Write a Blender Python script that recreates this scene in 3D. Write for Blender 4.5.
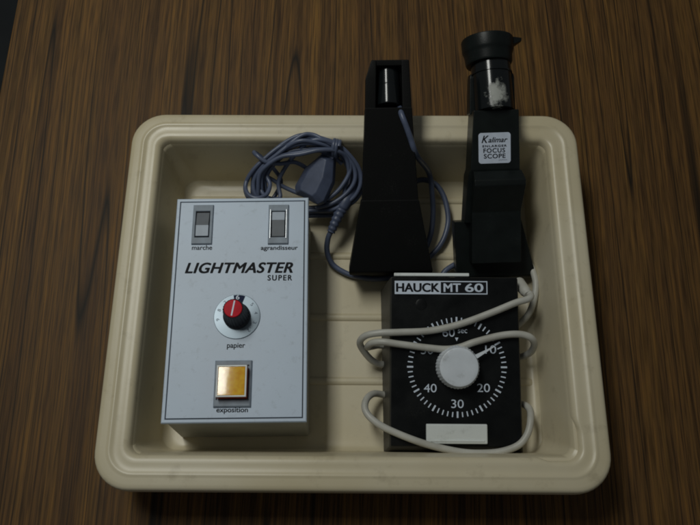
import bpy, bmesh, math, random
from mathutils import Vector, Matrix, Euler
random.seed(7)
R = math.radians
S = 0.01                       # everything below is measured in centimetres
scn = bpy.context.scene
for o in list(bpy.data.objects): bpy.data.objects.remove(o)
COL = scn.collection

# ------------------------------------------------------------------ camera
cd = bpy.data.cameras.new('camera'); cam = bpy.data.objects.new('camera', cd); COL.objects.link(cam)
cd.sensor_fit = 'HORIZONTAL'; cd.sensor_width = 36.0; cd.lens = 36.0 * 770 / 700
cd.clip_start = 0.02; cd.clip_end = 50
m = Matrix(((0.999968, -0.004665, 0.006539), (0.006658, 0.936774, -0.349872), (-0.004494, 0.349904, 0.936775)))
cam.matrix_world = Matrix.Translation(Vector((0.137, -19.044, 62.575)) * S) @ m.to_4x4()
scn.camera = cam
scn.render.resolution_x = 1024; scn.render.resolution_y = 768

# ------------------------------------------------------------------ light of the dim room: one ceiling strip lamp up to the left and weak ambient
w = bpy.data.worlds.new('World'); scn.world = w; w.use_nodes = True
w.node_tree.nodes['Background'].inputs[0].default_value = (0.92, 0.98, 1.0, 1)
w.node_tree.nodes['Background'].inputs[1].default_value = 0.066
def strip_lamp(name, loc, sx, sy, power, col):
    l = bpy.data.lights.new(name, 'AREA'); l.shape = 'RECTANGLE'; l.size = sx * S; l.size_y = sy * S
    l.energy = power; l.color = col
    o = bpy.data.objects.new(name, l); o.location = Vector(loc) * S; COL.objects.link(o)
    return o
strip_lamp('ceiling_strip_lamp', (-49.5, 56, 150), 32, 78, 10.8, (0.982, 1.0, 0.94))
v = scn.view_settings
v.view_transform = 'Standard'; v.look = 'None'; v.exposure = 0; v.gamma = 1; v.use_curve_mapping = False
scn.render.engine = 'CYCLES'
scn.cycles.filter_width = 1.9

# ------------------------------------------------------------------ materials
MATS = {}
def mat(name, col, rough=0.5, metal=0.0, var=0.0, vscale=30, bump=0.0, bscale=400, spec=0.5, col2=None, rvar=0.0, coat=0.0, trans=0.0, grime=0.0, gscale=70, dust=0.0):
    mt = bpy.data.materials.new(name); mt.use_nodes = True
    nt = mt.node_tree; N = nt.nodes; L = nt.links; p = N['Principled BSDF']
    p.inputs['Base Color'].default_value = (*col, 1); p.inputs['Roughness'].default_value = rough
    p.inputs['Metallic'].default_value = metal; p.inputs['Specular IOR Level'].default_value = spec
    p.inputs['Coat Weight'].default_value = coat; p.inputs['Coat Roughness'].default_value = 0.08
    p.inputs['Transmission Weight'].default_value = trans
    tc = N.new('ShaderNodeTexCoord')
    if var > 0 or rvar > 0:
        n = N.new('ShaderNodeTexNoise'); n.inputs['Scale'].default_value = vscale; n.inputs['Detail'].default_value = 6
        L.new(tc.outputs['Object'], n.inputs['Vector'])
        if var > 0:
            r = N.new('ShaderNodeValToRGB'); r.color_ramp.elements[0].position = 0.32; r.color_ramp.elements[1].position = 0.70
            c2 = col2 if col2 else tuple(c * (1 - var) for c in col)
            r.color_ramp.elements[0].color = (*c2, 1); r.color_ramp.elements[1].color = (*col, 1)
            L.new(n.outputs['Fac'], r.inputs['Fac']); L.new(r.outputs['Color'], p.inputs['Base Color'])
        if rvar > 0:
            mr = N.new('ShaderNodeMapRange'); mr.inputs[3].default_value = rough - rvar; mr.inputs[4].default_value = rough + rvar
            mr.inputs[1].default_value = 0.3; mr.inputs[2].default_value = 0.7
            L.new(n.outputs['Fac'], mr.inputs[0]); L.new(mr.outputs[0], p.inputs['Roughness'])
    if grime > 0:
        g = N.new('ShaderNodeTexNoise'); g.inputs['Scale'].default_value = gscale; g.inputs['Detail'].default_value = 8; g.inputs['Roughness'].default_value = 0.7
        L.new(tc.outputs['Object'], g.inputs['Vector'])
        gr = N.new('ShaderNodeValToRGB'); gr.color_ramp.elements[0].position = 0.28; gr.color_ramp.elements[1].position = 0.44
        gr.color_ramp.elements[0].color = (0.35, 0.32, 0.26, 1); gr.color_ramp.elements[1].color = (1, 1, 1, 1)
        L.new(g.outputs['Fac'], gr.inputs['Fac'])
        mx = N.new('ShaderNodeMix'); mx.data_type = 'RGBA'; mx.blend_type = 'MULTIPLY'; mx.inputs[0].default_value = grime
        lk = p.inputs['Base Color'].links
        if lk: L.new(lk[0].from_socket, mx.inputs[6])
        else: mx.inputs[6].default_value = (*col, 1)
        L.new(gr.outputs['Color'], mx.inputs[7]); L.new(mx.outputs[2], p.inputs['Base Color'])
    if dust > 0:
        g = N.new('ShaderNodeTexNoise'); g.inputs['Scale'].default_value = 900; g.inputs['Detail'].default_value = 2
        g2 = N.new('ShaderNodeTexNoise'); g2.inputs['Scale'].default_value = 45; g2.inputs['Detail'].default_value = 5
        L.new(tc.outputs['Object'], g.inputs['Vector']); L.new(tc.outputs['Object'], g2.inputs['Vector'])
        pr = N.new('ShaderNodeMath'); pr.operation = 'MULTIPLY'; L.new(g.outputs['Fac'], pr.inputs[0]); L.new(g2.outputs['Fac'], pr.inputs[1])
        mr = N.new('ShaderNodeMapRange'); mr.inputs[1].default_value = 0.33; mr.inputs[2].default_value = 0.48; mr.inputs[4].default_value = dust
        L.new(pr.outputs[0], mr.inputs[0])
        mx = N.new('ShaderNodeMix'); mx.data_type = 'RGBA'
        lk = p.inputs['Base Color'].links
        if lk: L.new(lk[0].from_socket, mx.inputs[6])
        else: mx.inputs[6].default_value = (*col, 1)
        mx.inputs[7].default_value = (0.13, 0.13, 0.12, 1); L.new(mr.outputs[0], mx.inputs[0]); L.new(mx.outputs[2], p.inputs['Base Color'])
    if bump > 0:
        b = N.new('ShaderNodeTexNoise'); b.inputs['Scale'].default_value = bscale; b.inputs['Detail'].default_value = 3
        L.new(tc.outputs['Object'], b.inputs['Vector'])
        bn = N.new('ShaderNodeBump'); bn.inputs['Strength'].default_value = bump; bn.inputs['Distance'].default_value = 0.0004
        L.new(b.outputs['Fac'], bn.inputs['Height']); L.new(bn.outputs['Normal'], p.inputs['Normal'])
    MATS[name] = mt
    return mt

def wood_mat():
    mt = bpy.data.materials.new('wood_laminate'); mt.use_nodes = True
    nt = mt.node_tree; N = nt.nodes; L = nt.links; p = N['Principled BSDF']
    tc = N.new('ShaderNodeTexCoord')
    def noise(sx, sy, detail, dist=0.0, src=None, rough=0.55):
        mp = N.new('ShaderNodeMapping'); mp.inputs['Scale'].default_value = (sx, sy, 1)
        L.new(src if src else tc.outputs['Object'], mp.inputs['Vector'])
        n = N.new('ShaderNodeTexNoise'); n.inputs['Scale'].default_value = 1; n.inputs['Detail'].default_value = detail
        n.inputs['Roughness'].default_value = rough; n.inputs['Distortion'].default_value = dist
        L.new(mp.outputs[0], n.inputs['Vector']); return n.outputs['Fac']
    def math_(op, a, b=None, c=None):
        n = N.new('ShaderNodeMath'); n.operation = op
        for i, q in enumerate((a, b, c)):
            if q is None: continue
            if isinstance(q, (int, float)): n.inputs[i].default_value = q
            else: L.new(q, n.inputs[i])
        return n.outputs[0]
    def ramp(fac, els):
        r = N.new('ShaderNodeValToRGB'); e = r.color_ramp.elements
        while len(e) < len(els): e.new(0.5)
        for q, (pos, c) in zip(e, els): q.position = pos; q.color = (*c, 1)
        L.new(fac, r.inputs['Fac']); return r.outputs['Color']
    def mix(kind, fac, a, b):
        n = N.new('ShaderNodeMix'); n.data_type = 'RGBA'; n.blend_type = kind
        if isinstance(fac, (int, float)): n.inputs[0].default_value = fac
        else: L.new(fac, n.inputs[0])
        L.new(a, n.inputs[6]); 
        if isinstance(b, tuple): n.inputs[7].default_value = (*b, 1)
        else: L.new(b, n.inputs[7])
        return n.outputs[2]
    # slow sideways wander of the grain
    sep = N.new('ShaderNodeSeparateXYZ'); L.new(tc.outputs['Object'], sep.inputs[0])
    wob = noise(3, 1.0, 1); wob2 = noise(26, 3, 1)
    x2 = math_('ADD', sep.outputs[0], math_('MULTIPLY', math_('SUBTRACT', wob, 0.5), 0.045))
    x2 = math_('ADD', x2, math_('MULTIPLY', math_('SUBTRACT', wob2, 0.5), 0.0022))
    cmb = N.new('ShaderNodeCombineXYZ'); L.new(x2, cmb.inputs[0]); L.new(sep.outputs[1], cmb.inputs[1])
    V = cmb.outputs[0]
    band = noise(55, 0.4, 4, src=V, rough=0.6)
    base = ramp(band, [(0.30, (0.066, 0.035, 0.015)), (0.45, (0.098, 0.052, 0.019)), (0.56, (0.122, 0.065, 0.021)), (0.72, (0.160, 0.088, 0.025))])
    streak = noise(330, 1.5, 3, src=V)
    base = mix('MULTIPLY', 0.58, base, ramp(streak, [(0.36, (0.34, 0.32, 0.32)), (0.50, (0.95, 0.94, 0.92)), (0.64, (1.45, 1.36, 1.12))]))
    pore = noise(750, 22, 3, src=V)
    base = mix('MULTIPLY', 0.7, base, ramp(pore, [(0.36, (0.40, 0.38, 0.38)), (0.50, (1, 1, 1)), (0.64, (1.45, 1.35, 1.05))]))
    ln = noise(13, 0.28, 1, src=V)
    ridge = math_('ABSOLUTE', math_('SUBTRACT', math_('FRACT', math_('MULTIPLY', ln, 13.0)), 0.5))
    broken = noise(9, 3, 3)
    wl = math_('ADD', 0.010, math_('MULTIPLY', broken, 0.065))
    lf = N.new('ShaderNodeMapRange'); lf.inputs[1].default_value = 0.0; L.new(wl, lf.inputs[2])
    lf.inputs[3].default_value = 1.0; lf.inputs[4].default_value = 0.0; L.new(ridge, lf.inputs[0])
    base = mix('MIX', lf.outputs[0], base, (0.014, 0.010, 0.006))
    L.new(base, p.inputs['Base Color'])
    rr = N.new('ShaderNodeMapRange'); rr.inputs[3].default_value = 0.46; rr.inputs[4].default_value = 0.62; L.new(pore, rr.inputs[0])
    L.new(rr.outputs[0], p.inputs['Roughness']); p.inputs['Specular IOR Level'].default_value = 0.16
    bn = N.new('ShaderNodeBump'); bn.inputs['Strength'].default_value = 0.25; bn.inputs['Distance'].default_value = 0.0002
    L.new(pore, bn.inputs['Height']); L.new(bn.outputs['Normal'], p.inputs['Normal'])
    MATS['wood'] = mt
wood_mat()
mat('floor', (0.012, 0.016, 0.019), 0.8, var=0.6, vscale=9)
mat('tray', (0.645, 0.58, 0.425), 0.35, var=1, vscale=11, col2=(0.57, 0.495, 0.325), grime=0.3, gscale=60, bump=0.10, bscale=160, rvar=0.05)
mat('enamel', (0.535, 0.635, 0.765), 0.45, grime=0.28, gscale=150, var=1, vscale=20, col2=(0.505, 0.595, 0.71), bump=0.05, bscale=500)
mat('case_grey', (0.40, 0.40, 0.36), 0.5, var=0.2, vscale=40, bump=0.1)
mat('groove', (0.035, 0.04, 0.05), 0.6)
mat('bezel', (0.33, 0.385, 0.45), 0.5, var=0.3, vscale=130, rvar=0.06, spec=0.2)
mat('glint_trim', (0.75, 0.78, 0.82), 0.34, metal=1.0)  # bright metal for the added glint rails
mat('chrome', (0.62, 0.65, 0.70), 0.22, metal=1.0, var=0.25, vscale=120, rvar=0.08)
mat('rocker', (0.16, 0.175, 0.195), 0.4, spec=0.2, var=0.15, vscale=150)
mat('rocker_lit', (0.44, 0.50, 0.58), 0.4, spec=0.2, var=0.15, vscale=150)  # paler copy of the rocker grey, the lit facet painted in
mat('ink', (0.010, 0.011, 0.014), 0.6, spec=0.12)
mat('ink_grey', (0.09, 0.11, 0.15), 0.55, spec=0.15)
mat('print_white', (0.66, 0.74, 0.86), 0.5)
mat('black', (0.0065, 0.0075, 0.0080), 0.34, dust=0.05, spec=0.25, var=0.35, vscale=60, bump=0.12, bscale=700, rvar=0.08)
mat('black_side', (0.045, 0.043, 0.036), 0.5, var=0.35, vscale=90, bump=0.2, bscale=500)
mat('black_matte', (0.0045, 0.0048, 0.0048), 0.5, dust=0.05, bump=0.2, bscale=900, spec=0.14)
mat('black_gloss', (0.007, 0.009, 0.010), 0.16, bump=0.03, bscale=300)
mat('scope', (0.0085, 0.0118, 0.0115), 0.38, dust=0.05, spec=0.25, var=0.35, vscale=80, bump=0.15, bscale=800)
mat('knob_dark', (0.022, 0.025, 0.032), 0.42, spec=0.3, grime=0.0, dust=0.05)
mat('navy', (0.015, 0.022, 0.06), 0.6, spec=0.1)
mat('red', (0.60, 0.005, 0.022), 0.4, spec=0.08, var=0.25, vscale=160)
mat('white_plastic', (0.76, 0.80, 0.79), 0.36, grime=0.4, var=0.06, vscale=60, bump=0.05)
mat('knob_white', (0.76, 0.81, 0.87), 0.38, grime=0.5, var=0.10, vscale=90, bump=0.06)
mat('cable_white', (0.56, 0.555, 0.51), 0.42, var=1, vscale=55, col2=(0.42, 0.41, 0.365), bump=0.12, bscale=300)
mat('cable_grey', (0.105, 0.130, 0.205), 0.36, var=0.25, vscale=60, bump=0.08)
mat('plug_grey', (0.080, 0.100, 0.165), 0.42, var=0.3, vscale=80, bump=0.12)
mat('sticker', (0.66, 0.73, 0.86), 0.42, var=0.12, vscale=160)
mat('amber', (0.86, 0.52, 0.03), 0.06, var=1, vscale=260, col2=(0.74, 0.34, 0.012), spec=0.8, bump=0.03, bscale=200)
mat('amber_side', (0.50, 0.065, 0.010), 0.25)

def brushed_dial():
    mt = bpy.data.materials.new('spun_metal'); mt.use_nodes = True
    nt = mt.node_tree; N = nt.nodes; L = nt.links; p = N['Principled BSDF']
    p.inputs['Base Color'].default_value = (0.25, 0.31, 0.365, 1); p.inputs['Metallic'].default_value = 0.35
    p.inputs['Roughness'].default_value = 0.36; p.inputs['Anisotropic'].default_value = 0.85
    tg = N.new('ShaderNodeTangent'); tg.direction_type = 'RADIAL'; tg.axis = 'Z'
    L.new(tg.outputs[0], p.inputs['Tangent'])
    MATS['spun'] = mt
brushed_dial()

def worn_tube():
    # black lacquer worn through to pale metal in one ragged patch
    mt = MATS['black_gloss'].copy(); mt.name = 'worn_lacquer'; nt = mt.node_tree; N = nt.nodes; L = nt.links; p = N['Principled BSDF']
    tc = N.new('ShaderNodeTexCoord')
    mp = N.new('ShaderNodeMapping'); mp.inputs['Location'].default_value = (-0.0006, 0.0150, -0.0105); L.new(tc.outputs['Object'], mp.inputs['Vector'])
    mp2 = N.new('ShaderNodeMapping'); mp2.inputs['Scale'].default_value = (1 / 0.0095, 1 / 0.0135, 1 / 0.0140); L.new(mp.outputs[0], mp2.inputs['Vector'])
    ln = N.new('ShaderNodeVectorMath'); ln.operation = 'LENGTH'; L.new(mp2.outputs[0], ln.inputs[0])
    nz = N.new('ShaderNodeTexNoise'); nz.inputs['Scale'].default_value = 190; nz.inputs['Detail'].default_value = 5; nz.inputs['Roughness'].default_value = 0.65
    L.new(tc.outputs['Object'], nz.inputs['Vector'])
    ad = N.new('ShaderNodeMath'); ad.operation = 'MULTIPLY_ADD'; ad.inputs[1].default_value = 2.0; L.new(nz.outputs['Fac'], ad.inputs[0]); L.new(ln.outputs['Value'], ad.inputs[2])
    rp = N.new('ShaderNodeValToRGB'); rp.color_ramp.elements[0].position = 0.0; rp.color_ramp.elements[1].position = 1.0
    mr = N.new('ShaderNodeMapRange'); mr.inputs[1].default_value = 1.35; mr.inputs[2].default_value = 1.85; mr.inputs[3].default_value = 1; mr.inputs[4].default_value = 0
    L.new(ad.outputs[0], mr.inputs[0])
    rp.color_ramp.elements[0].color = (0.007, 0.009, 0.010, 1); rp.color_ramp.elements[1].color = (0.40, 0.41, 0.38, 1)
    L.new(mr.outputs[0], rp.inputs['Fac']); L.new(rp.outputs['Color'], p.inputs['Base Color'])
    m2 = N.new('ShaderNodeMapRange'); m2.inputs[3].default_value = 0.16; m2.inputs[4].default_value = 0.6; L.new(mr.outputs[0], m2.inputs[0]); L.new(m2.outputs[0], p.inputs['Roughness'])
    MATS['worn'] = mt
worn_tube()

# ------------------------------------------------------------------ mesh helpers
def finish(name, bm, material, parent=None, loc=None, rot=None, smooth=35):
    bmesh.ops.recalc_face_normals(bm, faces=bm.faces)
    for vv in bm.verts: vv.co *= S
    me = bpy.data.meshes.new(name); bm.to_mesh(me); bm.free()
    if smooth:
        for p in me.polygons: p.use_smooth = True
        me.set_sharp_from_angle(angle=R(smooth))
    me.materials.append(MATS[material])
    o = bpy.data.objects.new(name, me); COL.objects.link(o)
    if smooth:
        wm = o.modifiers.new('weighted', 'WEIGHTED_NORMAL'); wm.keep_sharp = True; wm.weight = 100
    if parent: o.parent = parent
    if loc: o.location = Vector(loc) * S
    if rot: o.rotation_euler = rot
    return o
def empty(name, loc, rot=(0, 0, 0)):
    o = bpy.data.objects.new(name, None); COL.objects.link(o); o.location = Vector(loc) * S; o.rotation_euler = rot
    o.empty_display_size = 0.02
    return o
def tag(o, label=None, cat=None, group=None, kind=None):
    if label: o['label'] = label
    if cat: o['category'] = cat
    if group: o['group'] = group
    if kind: o['kind'] = kind
    return o
def poly_bm(verts, faces):
    bm = bmesh.new(); vs = [bm.verts.new(v) for v in verts]
    for f in faces: bm.faces.new([vs[i] for i in f])
    return bm
def hexa(c, bev=0.0, seg=2, bm=None):
    """c: 8 corners, bottom 4 ccw then top 4 ccw"""
    b = poly_bm(c, [(3, 2, 1, 0), (4, 5, 6, 7), (0, 1, 5, 4), (1, 2, 6, 5), (2, 3, 7, 6), (3, 0, 4, 7)])
    if bev: bmesh.ops.bevel(b, geom=list(b.edges), offset=bev, segments=seg, profile=0.5, affect='EDGES')
    return b
def box(x0, x1, y0, y1, z0, z1, bev=0.0, seg=2, t=0.0):
    return hexa([(x0 - t, y0 - t, z0), (x1 + t, y0 - t, z0), (x1 + t, y1 + t, z0), (x0 - t, y1 + t, z0), (x0, y0, z1), (x1, y0, z1), (x1, y1, z1), (x0, y1, z1)], bev, seg)
def loft(rings, cap0=True, cap1=True):
    bm = bmesh.new(); rv = [[bm.verts.new(p) for p in r] for r in rings]; n = len(rings[0])
    for a, b in zip(rv, rv[1:]):
        for i in range(n):
            j = (i + 1) % n
            bm.faces.new((a[i], a[j], b[j], b[i]))
    if cap0: bm.faces.new(rv[0][::-1])
    if cap1: bm.faces.new(rv[-1])
    return bm
def lathe(profile, n=48, flute=None):
    """profile (r, z) up the z axis; flute(z) -> radial depth of ribs"""
    rings = []
    for r, z in profile:
        ring = []
        for i in range(n):
            a = 2 * math.pi * i / n; rr = r
            if flute: rr -= flute(z) * (0.5 - 0.5 * math.cos(a * n / 4))
            ring.append((rr * math.cos(a), rr * math.sin(a), z))
        rings.append(ring)
    return loft(rings)
def extrude_poly(pts, z0, z1, bev=0.0, seg=2):
    n = len(pts)
    b = poly_bm([(x, y, z0) for x, y in pts] + [(x, y, z1) for x, y in pts],
                [tuple(range(n))[::-1], tuple(range(n, 2 * n))] + [(i, (i + 1) % n, n + (i + 1) % n, n + i) for i in range(n)])
    if bev: bmesh.ops.bevel(b, geom=list(b.edges), offset=bev, segments=seg, profile=0.5, affect='EDGES')
    return b
def catmull(pts, per=10, closed=False):
    P = [Vector(p) for p in pts]; n = len(P); out = []
    rng = n if closed else n - 1
    for i in range(rng):
        if closed: a, b, c, d = P[(i - 1) % n], P[i], P[(i + 1) % n], P[(i + 2) % n]
        else: a, b, c, d = P[max(i - 1, 0)], P[i], P[i + 1], P[min(i + 2, n - 1)]
        for k in range(per):
            t = k / per
            out.append(0.5 * ((2 * b) + (c - a) * t + (2 * a - 5 * b + 4 * c - d) * t * t + (3 * b - a - 3 * c + d) * t ** 3))
    if not closed: out.append(P[-1])
    return out
def tube(pts, rad, n=12, per=10, smooth_path=True, rfun=None):
    path = catmull(pts, per) if smooth_path else [Vector(p) for p in pts]
    rings = []; up = Vector((0.13, 0.21, 0.97)).normalized()
    for i, p in enumerate(path):
        t = (path[min(i + 1, len(path) - 1)] - path[max(i - 1, 0)]).normalized()
        up = (up - t * up.dot(t))
        if up.length < 1e-4: up = t.orthogonal()
        up.normalize(); sd = t.cross(up)
        r = rad if rfun is None else rfun(i / (len(path) - 1))
        rings.append([p + (up * math.cos(2 * math.pi * k / n) + sd * math.sin(2 * math.pi * k / n)) * r for k in range(n)])
    return loft(rings)
def lettering(s, x0, x1, y0, y1, z, material, parent, bold=0.0, shear=0.0, name='lettering', loc=(0, 0, 0), rot=None, space=1.0):
    """flat printed text whose outline fills the given rectangle (cm)"""
    c = bpy.data.curves.new(name, 'FONT'); c.body = s; c.size = 1; c.shear = shear; c.space_character = space
    t = bpy.data.objects.new('tmp', c); COL.objects.link(t)
    dg = bpy.context.evaluated_depsgraph_get(); dg.update()
    me = bpy.data.meshes.new_from_object(t.evaluated_get(dg)); bpy.data.objects.remove(t)
    xs = [q.co.x for q in me.vertices]; ys = [q.co.y for q in me.vertices]
    ax, bx, ay, by = min(xs), max(xs), min(ys), max(ys)
    for q in me.vertices:
        q.co = Vector((x0 + (q.co.x - ax) / (bx - ax) * (x1 - x0), y0 + (q.co.y - ay) / (by - ay) * (y1 - y0), z)) * S
    if bold > 0:                                   # heavier strokes: the same outline printed again, a hair aside
        h = (y1 - y0); st = bold * 1.4 * h
        b2 = bmesh.new()
        for i, (ox, oy) in enumerate(((0, 0), (st, 0), (-st, 0), (0, st * .6), (0, -st * .6), (st * .7, st * .45), (-st * .7, -st * .45), (st * .7, -st * .45), (-st * .7, st * .45))):
            n0 = len(b2.verts); b2.from_mesh(me); b2.verts.ensure_lookup_table()
            for q in b2.verts[n0:]: q.co += Vector((ox, oy, i * .0012)) * S
        b2.to_mesh(me); b2.free()
    me.materials.clear(); me.materials.append(MATS[material]); me.name = name
    o = bpy.data.objects.new(name, me); COL.objects.link(o); o.parent = parent
    o.location = Vector(loc) * S
    if rot: o.rotation_euler = rot
    return o

# ------------------------------------------------------------------ setting
tag(finish('table_top', box(-33.6, 95, -85, 120, -3.2, 0, 0.12, 2), 'wood', smooth=0), kind='structure')
tag(finish('floor', poly_bm([(-400, -400, -74), (400, -400, -74), (400, 400, -74), (-400, 400, -74)], [(0, 1, 2, 3)]), 'floor', smooth=0), kind='structure')

# ------------------------------------------------------------------ cream developing tray
def sstep(a, b, x):
    t = max(0, min(1, (x - a) / (b - a))); return t * t * (3 - 2 * t)
def tray_ring(d, z, k=0.0, dz=0.0):
    hx, hy = 18.5 - d, 15.25 - d
    r = max(2.7 - 0.80 * d, 0.75) if d < 3.0 else 0.75 + (d - 3.0) * 0.9
    pts = []
    ends = [0, .25, .5, .75, 1.0, 1.25, 1.5, 1.75, 2.0, 2.25, 2.5, 2.75, 3.0, 3.4, 4.2, 5.5]
    def side(a, b, nrm):
        L = math.hypot(b[0] - a[0], b[1] - a[1])
        ts = [e / L for e in ends] + [0.5] + [1 - e / L for e in reversed(ends)]
        for t in ts: pts.append((a[0] + (b[0] - a[0]) * t, a[1] + (b[1] - a[1]) * t, nrm[0], nrm[1]))
    def corner(cx, cy, a0):
        for i in range(1, 10):
            a = a0 + math.pi / 2 * i / 10
            pts.append((cx + r * math.cos(a), cy + r * math.sin(a), math.cos(a), math.sin(a)))
    side((-hx + r, -hy), (hx - r, -hy), (0, -1)); corner(hx - r, -hy + r, -math.pi / 2)
    side((hx, -hy + r), (hx, hy - r), (1, 0)); corner(hx - r, hy - r, 0)
    side((hx - r, hy), (-hx + r, hy), (0, 1)); corner(-hx + r, hy - r, math.pi / 2)
    side((-hx, hy - r), (-hx, -hy + r), (-1, 0)); corner(-hx + r, -hy + r, math.pi)
    out = []
    for x, y, nx, ny in pts:
        dd = max(abs(hx - x), abs(hy + y)) if (x > 0 and y < 0) else 99
        s = 1 - sstep(1.9, 2.9, dd)            # pouring lip in the near right corner
        out.append((x + nx * k * s, y + ny * k * s, z + dz * s))
    return out
prof = [(4.6, 0.0), (4.2, 0.0), (3.9, 0.06), (3.6, 0.35), (3.4, 1.2), (2.75, 5.5), (2.5, 6.0), (1.7, 6.12), (0.4, 6.2), (0.2, 6.05), (0.18, 5.15), (0.02, 5.12)]
prof = [(d, z, 0, 0) for d, z in prof]
prof += [(0.0, 5.3, 0, 0), (0.0, 5.9, 0, 0), (0.03, 6.15, 0, 0), (0.10, 6.32, 0, 0), (0.24, 6.42, 0, 0), (0.45, 6.46, 0, 0), (0.84, 6.475, 0, 0), (0.96, 6.49, 0, 0), (1.03, 6.52, 0, 0), (1.11, 6.53, 0, 0), (1.20, 6.51, 0, 0), (1.30, 6.46, 0, 0), (1.45, 6.425, 0, 0), (1.65, 6.415, .02, 0), (1.85, 6.425, .06, 0), (2.05, 6.435, .12, -.02),
         (2.24, 6.40, .18, -.03), (2.40, 6.30, .22, -.03), (2.51, 6.12, .25, -.02), (2.59, 5.82, .26, 0), (2.67, 5.3, .26, 0), (2.92, 3.6, .3, 0), (3.16, 1.9, .25, 0), (3.26, 1.35, .2, 0), (3.40, 0.92, .15, 0), (3.62, 0.64, .08, 0), (3.92, 0.50, 0, 0), (4.4, 0.45, 0, 0), (5.2, 0.44, 0, 0)]
bm = loft([tray_ring(*p) for p in prof])
tray = finish('developing_tray', bm, 'tray', smooth=50)
tag(tray, 'cream plastic developing tray with rounded rim on the wood-grain table', 'tray')
for yy in (10.05, 4.75, -0.75, -6.15):
    n = 9; x0, x1 = -14.3, 14.3; rings = []
    for x, s in ((x0 - .45, .05), (x0 - .3, .5), (x0, 1), (x1, 1), (x1 + .3, .5), (x1 + .45, .05)):
        rings.append([(x, yy + 0.34 * math.cos(math.pi * i / (n - 1)), 0.40 + 0.22 * s * math.sin(math.pi * i / (n - 1))) for i in range(n)])
    finish('rib', loft(rings), 'tray', tray, smooth=60)

# ------------------------------------------------------------------ LIGHTMASTER exposure meter box
BX, BY, BR_ = -8.72, -1.58, R(1.0)
meter = empty('exposure_meter', (BX, BY, 0.63), (0, 0, BR_))
tag(meter, 'pale blue-grey control box with red knob and amber button, LIGHTMASTER lettering', 'exposure meter')
def L(x, y):
    dx, dy = x - BX, y - BY; c, s = math.cos(-BR_), math.sin(-BR_)
    return dx * c - dy * s, dx * s + dy * c
hw, hl, zt = 5.26, 8.91, 5.97
finish('case', hexa([(-hw + .25, -hl - .22, 0), (hw - .12, -hl - .22, 0), (hw - .12, hl - .2, 0), (-hw + .25, hl - .2, 0), (-hw + .2, -hl + .10, 5.5), (hw - .2, -hl + .10, 5.5), (hw - .2, hl - .2, 5.5), (-hw + .2, hl - .2, 5.5)], 0.18, 3), 'case_grey', meter)
def rect(hx, hy, z): return [(-hx, -hy, z), (hx, -hy, z), (hx, hy, z), (-hx, hy, z)]
fr = [rect(hw - .02, hl - .02, 5.45), rect(hw, hl, 5.50), rect(hw, hl, 5.90), rect(hw - .06, hl - .06, zt - .01), rect(hw - .24, hl - .24, zt - .01), rect(hw - .26, hl - .26, zt - .03), rect(hw - .26, hl - .26, zt - .14)]
finish('face_frame', loft(fr), 'enamel', meter, smooth=25)
finish('face_groove', box(-hw + .27, hw - .27, -hl + .27, hl - .27, 5.55, zt - .11), 'groove', meter, smooth=0)
pan = [rect(hw - .34, hl - .34, zt - .12), rect(hw - .34, hl - .34, zt - .02), rect(hw - .36, hl - .36, zt)]
panel = finish('face_panel', loft(pan), 'enamel', meter, smooth=25)
E_ = 0.006
def rocker_switch(cx, cy, flip):
    x, y = L(cx, cy)
    r0 = [(-.80, -1.68), (.80, -1.68), (.80, 1.68), (-.80, 1.68)]
    ri = [(-.57, -1.12), (.57, -1.12), (.57, 1.12), (-.57, 1.12)]
    def rg(p, s, z): return [(a * s[0], b * s[1], z) for a, b in p]
    b = loft([rg(r0, (1, 1), 0), rg(r0, (1, 1), .10), rg(r0, (.94, .97), .17), rg(ri, (1.06, 1.04), .17), rg(ri, (1, 1), .13), rg(ri, (1, 1), -.05)])
    bz = finish('switch_bezel', b, 'bezel', meter, (x, y, zt + .003), smooth=25)
    b = box(-.56, .56, -1.11, 1.11, .0, .035); finish('switch_well', b, 'ink', meter, (x, y, zt + .003), smooth=0)
    # rocker: two facets meeting at the pivot, one end pressed in; light and shade painted in
    h = (.34, .20, .07) if not flip else (.07, .20, .34)
    def wedge(ya, yb, za, zb):
        return hexa([(-.50, ya, .03), (.50, ya, .03), (.50, yb, .03), (-.50, yb, .03), (-.50, ya, za), (.50, ya, za), (.50, yb, zb), (-.50, yb, zb)], .025, 2)
    if not flip:
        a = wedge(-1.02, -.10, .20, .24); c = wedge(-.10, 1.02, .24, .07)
        finish('rocker', a, 'rocker_lit', bz); finish('rocker', c, 'rocker', bz)
    else:
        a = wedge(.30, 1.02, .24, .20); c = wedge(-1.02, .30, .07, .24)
        finish('rocker', a, 'rocker_lit', bz); finish('rocker', c, 'rocker', bz)
        for sx in (-1, 1):  # bright rails added to give the glints beside the rocker
            q = lathe([(.05, -1.25), (.06, -1.2), (.06, 1.2), (.05, 1.25)], 24); bmesh.ops.rotate(q, verts=q.verts, cent=(0, 0, 0), matrix=Matrix.Rotation(R(90), 3, 'X'))
            finish('glint_rail', q, 'glint_trim', bz, (sx * .63, 0, .19))
rocker_switch(-11.92, 4.98, False)
rocker_switch(-5.93, 5.03, True)
def mlet(s, x0, x1, y0, y1, material='ink', **k):
    a = L(x0, y0); b = L(x1, y1); cx, cy = L((x0 + x1) / 2, (y0 + y1) / 2)
    w2, h2 = (x1 - x0) / 2, (y1 - y0) / 2
    lettering(s, -w2, w2, -h2, h2, 0, material, meter, loc=(cx, cy, zt + E_), rot=(0, 0, R(-0.4)), **k)
mlet('LIGHTMASTER', -12.98, -4.70, 0.96, 1.80, bold=0.040, shear=0.27, space=1.06)
mlet('SUPER', -6.58, -4.72, 0.36, 0.80, bold=0.035, space=1.3)
mlet('marche', -12.62, -11.05, 2.86, 3.24, bold=0.02)
mlet('agrandisseur', -7.22, -4.35, 2.78, 3.24, bold=0.02)
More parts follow.
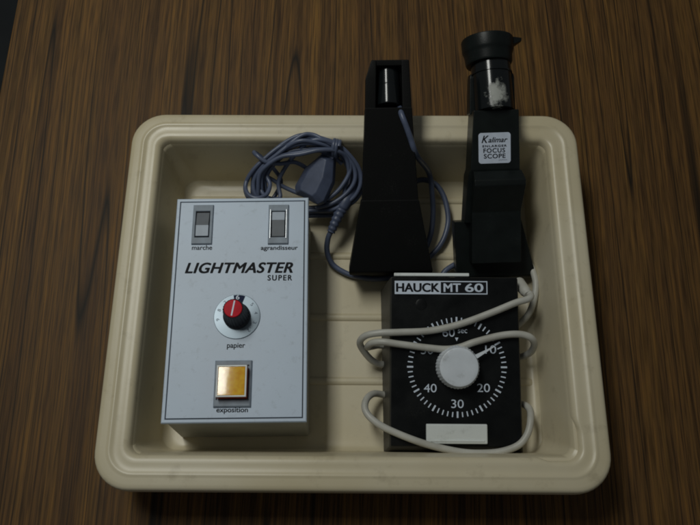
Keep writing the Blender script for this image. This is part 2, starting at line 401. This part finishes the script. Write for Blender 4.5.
mlet('papier', -9.38, -8.04, -5.10, -4.60, bold=0.015)
mlet('exposition', -9.85, -7.58, -9.87, -9.42, bold=0.02)
# dial plate, knob
dx, dy = L(-8.77, -2.55)
dial = finish('dial_plate', lathe([(1.76, 0), (1.76, .05), (1.72, .07), (0.3, .07)], 64), 'spun', meter, (dx, dy, zt + .002))
b = bmesh.new()
def arc_quad(b, r0, r1, a0, a1, z, n=6):
    for i in range(n):
        p, q = a0 + (a1 - a0) * i / n, a0 + (a1 - a0) * (i + 1) / n
        b.faces.new([b.verts.new((r * math.cos(a), r * math.sin(a), z)) for r, a in ((r0, p), (r1, p), (r1, q), (r0, q))])
arc_quad(b, .85, 1.70, R(70), R(101), 0)
finish('dial_mark', b, 'navy', dial, (0, 0, .075), smooth=0)
lettering('6', -.13, .13, 1.34, 1.69, .08, 'print_white', dial, bold=0.02, name='dial_numeral')
for i, a in enumerate((40, 10, -20, -50, 130, 160, 190)):
    q = R(a); lettering(str((5, 4, 3, 2, 7, 8, 9)[i]), -.09, .09, -.13, .13, 0, 'ink_grey', dial, name='dial_numeral', loc=(1.45 * math.cos(q), 1.45 * math.sin(q), .076), rot=(0, 0, q - math.pi / 2))
knob = finish('knob', lathe([(1.02, .05), (1.02, .28), (.95, .38), (.80, 1.90), (.74, 2.00), (.68, 2.03), (.68, 1.99)], 96, lambda z: .06 if .35 < z < 1.95 else 0), 'knob_dark', meter, (dx, dy, zt + .04))
finish('knob_cap', lathe([(.675, 1.93), (.675, 2.05), (.64, 2.09), (.3, 2.105), (.02, 2.105)], 48), 'red', knob)
finish('pointer_line', poly_bm([(-.055, -.56, 2.115), (.055, -.56, 2.115), (.06, .60, 2.115), (-.05, .60, 2.115)], [(0, 1, 2, 3)]), 'print_white', knob, smooth=0, rot=(0, 0, R(-9)))
# amber button in a chrome bezel
bx_, by_ = L(-8.77, -7.68)
def rg(hx, hy, z, oy=0): return [(-hx, -hy + oy, z), (hx, -hy + oy, z), (hx, hy + oy, z), (-hx, hy + oy, z)]
bz = finish('button_bezel', loft([rg(1.36, 1.72, 0), rg(1.36, 1.72, .12), rg(1.28, 1.64, .20), rg(1.18, 1.30, .20, .08), rg(1.16, 1.28, .15, .08), rg(1.16, 1.28, -.03, .08)]), 'bezel', meter, (bx_, by_, zt + .003), smooth=25)
bt = finish('button', box(-1.10, 1.10, -1.12, 1.22, .02, .78, .05, 2), 'amber_side', bz)
finish('button_rim', loft([rg(1.10, 1.17, .785, .05), rg(1.10, 1.17, .83, .05), rg(1.06, 1.13, .86, .05), rg(1.00, 1.07, .86, .05), rg(.98, 1.05, .83, .05), rg(.98, 1.05, .79, .05)]), 'white_plastic', bz, smooth=25)
finish('button_lens', box(-.97, .97, -.99, 1.09, .785, .842, .02, 2), 'amber', bz)

# ------------------------------------------------------------------ HAUCK timer, sloping face
TX, TY, TZ = 7.88, -5.30, 0.75
timer = empty('darkroom_timer', (TX, TY, TZ))
tag(timer, 'black wedge-shaped timer with white dial knob, HAUCK MT 60 lettering, cable wound round it', 'timer')
TILT = math.atan2(3.0, 12.62)
def W(x, y, z): return (x - TX, y - TY, z - TZ)
def face(x, y, h=0.0):
    z = 2.6 + (y + 11.58) * math.tan(TILT)
    return W(x, y - h * math.sin(TILT), z + h * math.cos(TILT))
b = hexa([W(2.42, -11.95, .75), W(13.38, -11.95, .75), W(13.22, 1.62, .75), W(2.30, 1.62, .75),
          W(2.86, -11.66, 2.52), W(13.00, -11.66, 2.52), W(12.90, 1.10, 5.54), W(2.92, 1.10, 5.54)], .16, 3)
finish('housing', b, 'black_side', timer)
b = hexa([W(2.93, -11.58, 2.50), W(12.93, -11.58, 2.50), W(12.82, 1.02, 5.50), W(3.00, 1.02, 5.50),
          W(2.93, -11.58, 2.61), W(12.93, -11.58, 2.61), W(12.82, 1.02, 5.61), W(3.00, 1.02, 5.61)], .04, 2)
finish('face_plate', b, 'black', timer)
FH = .022                                          # top of the face plate above the reference slope
RT = (TILT, 0, 0)
ctr = face(8.05, -5.74, FH)
b = bmesh.new()
for i in range(60):
    a = R(90 - 6 * i); r0, r1, hw_ = (3.38, 3.86, .066) if i % 5 == 0 else (3.44, 3.82, .045)
    c, s = math.cos(a), math.sin(a)
    b.faces.new([b.verts.new((r * c - t * s, r * s + t * c, 0)) for r, t in ((r0, -hw_), (r1, -hw_), (r1, hw_), (r0, hw_))])
finish('dial_ticks', b, 'print_white', timer, face(8.05, -5.74, FH + .006), smooth=0, rot=RT)
def tlet(s, cx, cy, w_, h_, **k):
    lettering(s, cx - w_ / 2, cx + w_ / 2, cy - h_ / 2, cy + h_ / 2, .006, 'print_white', timer, name='dial_numeral', loc=ctr, rot=RT, **k)
tlet('60', -.62, 2.66, .95, .66); tlet('sec', .46, 2.76, .72, .30)
tlet('50', -2.30, 1.30, .95, .64); tlet('40', -2.08, -1.62, .98, .64); tlet('30', 0, -2.80, .95, .64)
tlet('20', 2.02, -1.58, .98, .64); tlet('10', 2.62, 1.36, .85, .64)
finish('dial_mark', poly_bm([(-.13, 2.26, 0), (0, 1.98, 0), (.13, 2.26, 0)], [(0, 1, 2)]), 'print_white', timer, face(8.05, -5.74, FH + .006), smooth=0, rot=RT)
kn = finish('knob', lathe([(1.55, .06), (1.68, .10), (1.68, .50), (1.62, .62), (1.50, 1.22), (1.45, 1.30), (1.38, 1.33), (1.20, 1.34), (.02, 1.34)], 160, lambda z: .045 if .08 < z < 1.22 else 0), 'knob_white', timer, ctr, smooth=30, rot=RT)
b = hexa([(1.3, -.20, .55), (3.25, -.03, .55), (3.25, .03, .55), (1.3, .20, .55), (1.3, -.16, .72), (3.22, -.02, .60), (3.22, .02, .60), (1.3, .16, .72)])
finish('pointer', b, 'knob_white', kn, rot=(0, 0, R(29.5)))
bt = finish('switch_bar', box(-2.32, 2.32, -.73, .73, .0, .34, .09, 3, t=.03), 'white_plastic', timer, face(7.95, -10.66, FH), rot=RT)
finish('switch_ridge', box(-2.1, 2.1, -.57, -.43, .32, .40, .03, 2), 'white_plastic', bt)
lens = finish('indicator_lens', lathe([(.44, 0), (.44, .01), (.40, .02), (.30, .034), (.12, .042), (.01, .043)], 32), 'black', timer, face(5.32, -1.05, FH), rot=RT)
# name plate
p0 = face(6.87, .24, FH)
plate = finish('name_plate', box(-3.62, 3.62, -.52, .52, 0, .03), 'print_white', timer, p0, smooth=0, rot=RT)
finish('name_plate_field', box(-.02, 3.54, -.44, .44, .025, .036), 'ink', plate, smooth=0)
lettering('HAUCK', -3.48, -.16, -.33, .33, .036, 'ink', plate, bold=.045)
lettering('MT', .22, 1.52, -.32, .32, .042, 'print_white', plate, bold=.03)
lettering('60', 1.90, 3.28, -.32, .32, .042, 'print_white', plate, bold=.03)
finish('rear_strip', box(3.20 - TX, 9.08 - TX, 1.10 - TY, 1.36 - TY, 5.40 - TZ, 5.72 - TZ, .05, 2), 'white_plastic', timer)
# strain relief on the right flank and the cable wound round the housing
finish('strain_relief', tube([W(13.35, 1.25, 3.7), W(13.45, .8, 4.15), W(13.55, .35, 4.6), W(13.72, -.2, 5.05)], .5, 16, 8, rfun=lambda t: .50 - .08 * t if t < .8 else .40 - .4 * (t - .8)), 'cable_white', timer)
A = [(13.48, .7, 4.3), (13.6, .2, 4.75), (13.9, -.25, 5.15), (13.6, -.68, 5.50), (12.56, -1.03, 5.56), (10.61, -1.80, 5.33), (8.28, -2.62, 5.10), (5.95, -3.12, 4.97), (3.64, -3.25, 4.95),
     (2.10, -3.30, 4.90), (1.00, -3.42, 4.5), (.55, -3.75, 3.6), (.95, -4.3, 2.6), (1.7, -4.8, 1.6), (2.6, -4.9, 1.12), (5, -4.5, 1.05), (8, -4, 1.05), (11, -3.9, 1.05), (13.1, -4.3, 1.2), (14.0, -4.3, 2.6), (14.15, -3.95, 4.0),
     (13.70, -3.60, 4.86), (12.80, -3.36, 4.95), (11.35, -3.47, 4.90), (9.42, -3.95, 4.78), (8.2, -4.36, 4.66), (7.2, -4.50, 4.64), (5.94, -4.42, 4.66), (3.63, -4.15, 4.73), (2.3, -3.97, 4.72), (1.5, -3.95, 4.3), (1.15, -4.05, 3.4),
     (1.5, -3.7, 2.2), (2.2, -3.4, 1.4), (3.2, -3.6, 1.10), (6, -5.6, 1.05), (9, -6.8, 1.05), (11.5, -7.6, 1.05), (13.2, -8.0, 1.3), (13.75, -8.6, 2.3), (13.65, -9.6, 3.0), (13.30, -10.7, 3.10), (12.6, -11.50, 3.02), (11.4, -11.95, 2.92),
     (10.0, -12.10, 2.86), (8.16, -12.02, 2.88), (5.51, -11.45, 3.00), (2.86, -10.48, 3.20), (1.55, -9.70, 3.2), (.98, -8.9, 3.0), (1.05, -8.1, 2.7), (1.6, -7.5, 2.1), (2.4, -7.4, 1.3), (3.4, -7.6, 1.08), (5.5, -8, 1.05)]
finish('cable', tube([W(*p) for p in A], .272, 14, 10), 'cable_white', timer, smooth=60)

T2 = [(11.0, -2.2, 1.05), (13.0, -1.9, 1.15), (14.4, -.8, 1.7), (15.0, 1.0, 2.3), (15.0, 2.6, 2.2), (14.4, 4.4, 1.7), (12.6, 6.2, 1.5)]
finish('cable', tube([W(*p) for p in T2], .272, 14, 10), 'cable_white', timer, smooth=60)

# ------------------------------------------------------------------ leaning frame for the two black instruments
AL = R(28)
def lean(name, x0, y0, z0, yaw):
    o = empty(name, (x0, y0, z0))
    # local x across, local y along the axis, local z out of the front
    o.rotation_euler = (Matrix.Rotation(yaw, 3, 'Z') @ Matrix.Rotation(AL, 3, 'X')).to_euler()
    return o
def section(rows, bev=0.1, seg=2):
    """rows of (u, xl, xr, wb, wf): a body with changing rectangular section along the axis"""
    rings = [[(xl, u, wb), (xr, u, wb), (xr, u, wf), (xl, u, wf)] for u, xl, xr, wb, wf in rows]
    b = loft(rings)
    bmesh.ops.recalc_face_normals(b, faces=b.faces)
    if bev:
        es = [e for e in b.edges if len(e.link_faces) == 2 and e.calc_face_angle(0) > R(12)]
        bmesh.ops.bevel(b, geom=es, offset=bev, segments=seg, profile=0.5, affect='EDGES')
    return b

# ------------------------------------------------------------------ focus scope with eyepiece (right)
scope = lean('focus_scope', 11.62, 3.75, 0.72, R(2.4))
tag(scope, 'dark focus scope with round eyepiece and white sticker leaning on the tray rim', 'focus scope')
finish('base', section([(-.85, -3.08, 3.55, .75, 1.60), (-.55, -3.10, 3.52, .45, 1.92), (4.1, -3.20, 2.30, .2, 2.1)], .10), 'scope', scope)
finish('mirror_box', section([(.75, -2.05, 1.95, 1.2, 3.40), (4.9, -2.0, 1.95, 1.1, 3.40), (7.05, -1.95, 2.1, 1.0, 4.55), (7.5, -1.95, 2.1, 1.0, 4.50), (8.2, -1.9, 1.95, 1.0, 3.7)], .07), 'scope', scope)
finish('column', section([(4.0, -2.45, 1.9, .55, 2.6), (7.9, -2.25, 1.9, 1.0, 3.45), (8.3, -2.1, 1.85, 1.0, 3.58), (12.95, -1.80, 1.78, 1.0, 3.60)], .09), 'scope', scope)
finish('tube_cradle', section([(12.7, -1.95, 1.75, 1.0, 2.55), (15.6, -1.85, 1.70, 1.0, 2.35), (15.9, -1.8, 1.66, 1.1, 2.2)], .10), 'scope', scope)
AX = Matrix.Rotation(R(-90), 3, 'X').to_euler()          # lathe axis z -> local +y
tb = finish('eyepiece_tube', lathe([(1.40, 0), (1.56, .05), (1.58, .2), (1.58, 3.9), (1.50, 4.1)], 64), 'worn', scope, (0, 12.80, 2.70), rot=None)
tb.rotation_euler = (AX.x - R(13), 0, R(1.5))
# the wear mapping is in the tube's own frame: local z runs up the tube, local -y faces out
finish('collar', lathe([(1.5, 3.0), (1.66, 3.05), (1.66, 3.15), (1.5, 3.2)], 64), 'black_gloss', tb)
cup = finish('eyecup', lathe([(1.55, 3.75), (1.80, 3.80), (1.86, 3.95), (1.90, 4.5), (1.98, 4.75), (2.05, 4.95), (2.09, 5.75), (2.04, 5.86), (1.85, 5.90), (1.5, 5.6), (.9, 5.3), (.02, 5.3)], 72), 'scope', tb, (-.12, 0, .1))
finish('cup_tab', hexa([(1.75, -.75, 5.05), (2.75, -.10, 5.62), (2.75, .16, 5.62), (1.75, .45, 5.05), (1.75, -.75, 5.82), (2.80, -.08, 5.90), (2.80, .14, 5.90), (1.75, .45, 5.82)], .05, 2), 'scope', tb, (-.12, 0, .1))
st = finish('sticker', extrude_poly([(x * 1.27 if abs(x) == 1 else x * 1.27, y * 1.20) for x, y in
      ((-.86, -1), (.86, -1), (.95, -.95), (1, -.85), (1, .85), (.95, .95), (.86, 1), (-.86, 1), (-.95, .95), (-1, .85), (-1, -.85), (-.95, -.95))], 0, .012), 'sticker', scope, (-.18, 9.98, 3.605), smooth=0)
Z2 = .018
lettering('K', -1.02, -.48, .42, .98, Z2, 'ink', st, bold=.02, shear=.35)
lettering('alimar', -.50, 1.02, .44, .84, Z2, 'ink', st, bold=.02, shear=.35)
lettering('ENLARGER', -.95, .95, .08, .24, Z2, 'ink', st, bold=.05, space=1.25)
lettering('FOCUS', -.88, .82, -.36, -.02, Z2, 'ink', st, bold=.03, space=1.15)
lettering('SCOPE', -.85, .85, -.80, -.46, Z2, 'ink', st, bold=.03, space=1.1)
lettering('JAPAN', .30, .98, -1.02, -.91, Z2, 'ink_grey', st)

# ------------------------------------------------------------------ black tapering probe (left)
probe = lean('light_probe', 3.02, 3.45, 0.72, R(1.2))
tag(probe, 'plain black tapering probe with flared foot leaning on the tray rim beside the cord coil', 'light probe')
finish('foot', section([(0, -3.35, 3.35, 0, 3.15), (.3, -3.4, 3.4, 0, 3.50), (6.1, -2.30, 2.28, .6, 3.62)], .10), 'black_matte', probe)
finish('stem', section([(6.0, -2.26, 2.24, .7, 3.58), (13.35, -1.95, 1.75, 1.0, 3.60)], .08), 'black_matte', probe)
finish('head_back', section([(13.2, -1.94, 1.74, 1.0, 2.3), (16.9, -1.45, 1.55, 1.2, 2.3)], .08), 'black_matte', probe)
finish('head_side', section([(13.2, -1.94, -1.10, 2.2, 3.58), (15.6, -1.88, -1.05, 2.2, 3.50), (17.0, -1.42, -1.0, 2.2, 3.30)], .08), 'black_matte', probe)
finish('head_side', section([(13.2, 1.0, 1.74, 2.2, 3.58), (17.0, .95, 1.56, 2.2, 3.30)], .08), 'black_matte', probe)
finish('head_top', section([(16.6, -1.45, 1.56, 2.2, 3.22), (17.05, -1.40, 1.54, 2.2, 3.22)], .06), 'black_matte', probe)
cyl = finish('glint_cylinder', lathe([(.7, 0), (.94, .05), (.96, .2), (.96, 1.55), (.93, 1.60), (.93, 1.66), (.96, 1.71), (.96, 3.05), (.94, 3.1), (.6, 3.1)], 56), 'black_gloss', probe, (-.05, 13.45, 2.80))  # glossy cylinder added in the recess to catch the lamp as a line
cyl.rotation_euler = (AX.x - R(16), 0, 0)
probe_cord = [(.80, 13.35, 2.9), (.84, 13.1, 3.35), (.98, 12.6, 3.75), (1.25, 11.9, 3.85), (1.62, 10.9, 3.7), (2.15, 9.6, 3.0), (2.85, 7.8, 1.6), (3.40, 6.0, .65), (3.62, 4.2, -.1)]
MWp = Matrix.Translation(Vector((3.02, 3.45, .72))) @ probe.rotation_euler.to_matrix().to_4x4()
inv = MWp.inverted()
wp = [MWp @ Vector(p) for p in probe_cord[:6]] + [Vector(p) for p in ((6.35, 10.9, 4.2), (6.70, 9.4, 3.0), (6.80, 8.0, 2.2), (6.62, 6.4, 1.6), (6.05, 5.0, 1.2), (5.0, 4.0, 1.0), (3.0, 4.2, .9), (2.0, 7, .9), (3.6, 10.2, 1.3), (5.6, 11.3, 1.9), (6.9, 11.0, 2.1),
      (7.70, 10.1, 1.9), (8.10, 8.8, 1.6), (8.15, 7.4, 1.3), (7.6, 5.8, 1.05), (6.5, 4.5, .9), (4.6, 3.1, .85), (2.2, 2.55, .85), (.2, 2.75, .9), (-1.0, 3.2, .95), (-1.85, 3.85, 1.1), (-2.25, 4.8, 1.5), (-2.15, 5.7, 2.2), (-1.80, 6.3, 2.7))]
cord = finish('cord', tube([inv @ p for p in wp], .235, 12, 10), 'cable_grey', probe, smooth=60)
cn = [Vector(p) for p in ((-1.90, 6.1, 2.6), (-1.55, 6.8, 3.0), (-1.1, 7.7, 3.3), (-.6, 8.6, 3.6), (-.1, 9.5, 3.7), (.5, 10.4, 3.6))]
finish('connector', tube([inv @ p for p in cn], .5, 14, 10, rfun=lambda t: (.36 + .22 * min(1, t * 1.8)) * (0.86 if (t < .45 and int(t * 26) % 2) else 1.0)), 'plug_grey', cord, smooth=40)
tail = [(7.2, 2.55, .95), (7.9, 3.3, 1.05), (8.9, 3.95, 1.0), (10.2, 4.5, .95), (11.5, 5.8, .9)]
finish('cord', tube([inv @ Vector(p) for p in [(4.6, 2.4, .9), (5.8, 2.2, .9)] + tail], .235, 12, 10), 'cable_grey', probe, smooth=60)

# ------------------------------------------------------------------ coiled mains cord with moulded plug
pc = empty('power_cord', (-4.3, 10.2, .5))
tag(pc, 'bundled blue-grey power cord with moulded plug behind the pale control box', 'power cord')
def PC(p): return (p[0] + 4.3, p[1] - 10.2, p[2] - .5)
base = [(-8.45, 8.2, 3.4), (-8.75, 9.1, 4.2), (-8.25, 10.1, 5.1), (-7.2, 11.0, 5.8), (-5.9, 11.8, 6.35), (-4.4, 12.2, 6.7), (-2.8, 12.2, 6.75), (-1.5, 12.0, 6.4), (-.45, 11.5, 5.6), (.35, 10.6, 4.8), (.50, 9.6, 4.1), (-.1, 8.5, 3.5), (-1.5, 7.95, 3.0), (-3.6, 8.15, 2.3), (-6.0, 8.0, 2.2), (-7.6, 7.9, 2.6)]
loops = []
for k in range(7):
    for i, p in enumerate(base):
        x, y, z = p
        top = max(0, 1 - abs(i - 5) / 3.0); rgt = max(0, 1 - abs(i - 10) / 2.5); lft = max(0, 1 - abs(i - 1) / 2.5)
        y += top * (0.75, -.10, -.62, .25, -.35, .5, -.9)[k] + (0, .05, -.1, -.2, .1, .12, -.15)[k]
        z += top * (0.12, .12, -.15, .42, -.5, -.1, .2)[k] + (.1, -.3, .25, -.55, -.1, .45, .5)[k] * (1 - top) + rgt * (0, .2, -.3, -.5, .3, .1, -.2)[k]
        x += rgt * (.25, -.75, -.1, -1.0, -.45, .1, -1.25)[k] + lft * (-.1, .55, 1.05, .3, 1.35, -.3, .8)[k]
        loops.append((x, y, z))
start = [(-2.2, 11.5, 5.9), (-1.55, 11.9, 6.5), (-1.35, 12.45, 7.0), (-1.75, 12.75, 7.0), (-2.3, 12.5, 6.3)]
loops = loops[2:]
path = [(-8.05, 6.9, 2.0)] + [(-8.5, 7.6, 2.8)] + loops
finish('cord', tube([PC(p) for p in path], .180, 12, 8), 'cable_grey', pc, smooth=60)
lp = [(-6.0, 11.4, 5.9), (-7.6, 10.9, 5.7), (-8.6, 10.2, 5.2), (-8.98, 9.2, 5.0), (-8.7, 8.35, 5.2), (-8.0, 7.95, 5.3), (-7.2, 8.3, 5.2), (-6.95, 9.3, 5.0), (-7.2, 10.2, 5.1), (-6.4, 11.1, 5.7), (-5.2, 11.8, 6.2), (-3.6, 11.9, 6.3), (-2.2, 11.8, 6.0), (-1.0, 11.2, 5.2)]
finish('cord', tube([PC(p) for p in lp], .180, 12, 10), 'cable_grey', pc, smooth=60)
for lp in ([(-.6, 8.6, 3.9), (-2.0, 8.2, 3.9), (-4.0, 8.9, 3.7), (-5.8, 9.6, 3.9), (-7.3, 10.2, 4.6), (-7.9, 9.5, 4.6), (-7.3, 8.5, 4.4), (-6.2, 8.6, 4.0), (-6.3, 10.0, 4.4), (-5.2, 11.4, 5.6), (-3.6, 12.35, 6.9), (-2.0, 12.3, 6.9), (-.7, 11.7, 6.1), (-.3, 10.6, 5.3), (-1.1, 9.2, 4.7), (-2.2, 8.3, 4.3)],
           [(-5.0, 8.4, 2.8), (-6.9, 8.1, 3.6), (-8.1, 8.5, 4.5), (-8.3, 9.6, 5.0), (-7.5, 10.6, 5.8), (-6.0, 11.6, 6.5), (-4.4, 12.75, 7.0), (-3.4, 12.9, 7.0), (-2.3, 12.35, 6.9), (-1.2, 11.9, 6.4), (-.1, 11.0, 5.5), (.1, 9.9, 4.8), (-.6, 8.9, 4.3), (-1.9, 8.1, 3.9), (-3.2, 7.9, 3.6)]):
    finish('cord', tube([PC(p) for p in lp], .180, 12, 10), 'cable_grey', pc, smooth=60)
# turns that tie the bundle: one on the left, one at the plug
wrap = [(-3.0, 10.2, 3.6), (-3.7, 10.9, 4.4), (-4.9, 11.25, 5.3), (-6.1, 10.85, 5.8), (-7.2, 10.8, 6.2), (-8.0, 11.35, 6.35), (-8.25, 11.85, 5.9), (-7.6, 11.7, 5.0), (-6.6, 10.9, 4.3), (-6.2, 10.2, 3.6), (-6.8, 9.0, 3.2), (-7.4, 8.3, 3.2)]
finish('cord', tube([PC(p) for p in wrap], .180, 12, 10), 'cable_grey', pc, smooth=60)
wr = []
for i in range(34):
    a = R(-100 + i * 28); t = i / 33
    wr.append((-1.75 + .55 * t + .12 * math.cos(a), 12.05 - .1 * t + .62 * math.cos(a), 6.35 - .1 * t + .78 * math.sin(a)))
finish('cord', tube([PC(p) for p in wr], .180, 12, 3), 'cable_grey', pc, smooth=60)
# plug
pl = [(-.55, 2.05), (.55, 2.05), (1.42, .25), (1.50, -1.5), (1.15, -2.0), (-1.15, -2.0), (-1.50, -1.5), (-1.42, .25)]
def prng(k, z): return [(x * k, y * (.55 + .45 * k), z) for x, y in pl]
b = loft([prng(.70, -.75), prng(1, -.35), prng(1, .25), prng(.52, .85)])
bmesh.ops.bevel(b, geom=list(b.edges), offset=.09, segments=2, profile=0.5, affect='EDGES', clamp_overlap=True)
plug = finish('plug', b, 'plug_grey', pc, PC((-2.95, 9.95, 5.0)), smooth=40)
plug.rotation_euler = (R(22), R(-10), R(-33))
finish('plug_collar', box(-.62, .62, 1.85, 2.35, -.45, .45, .12, 2), 'plug_grey', plug)
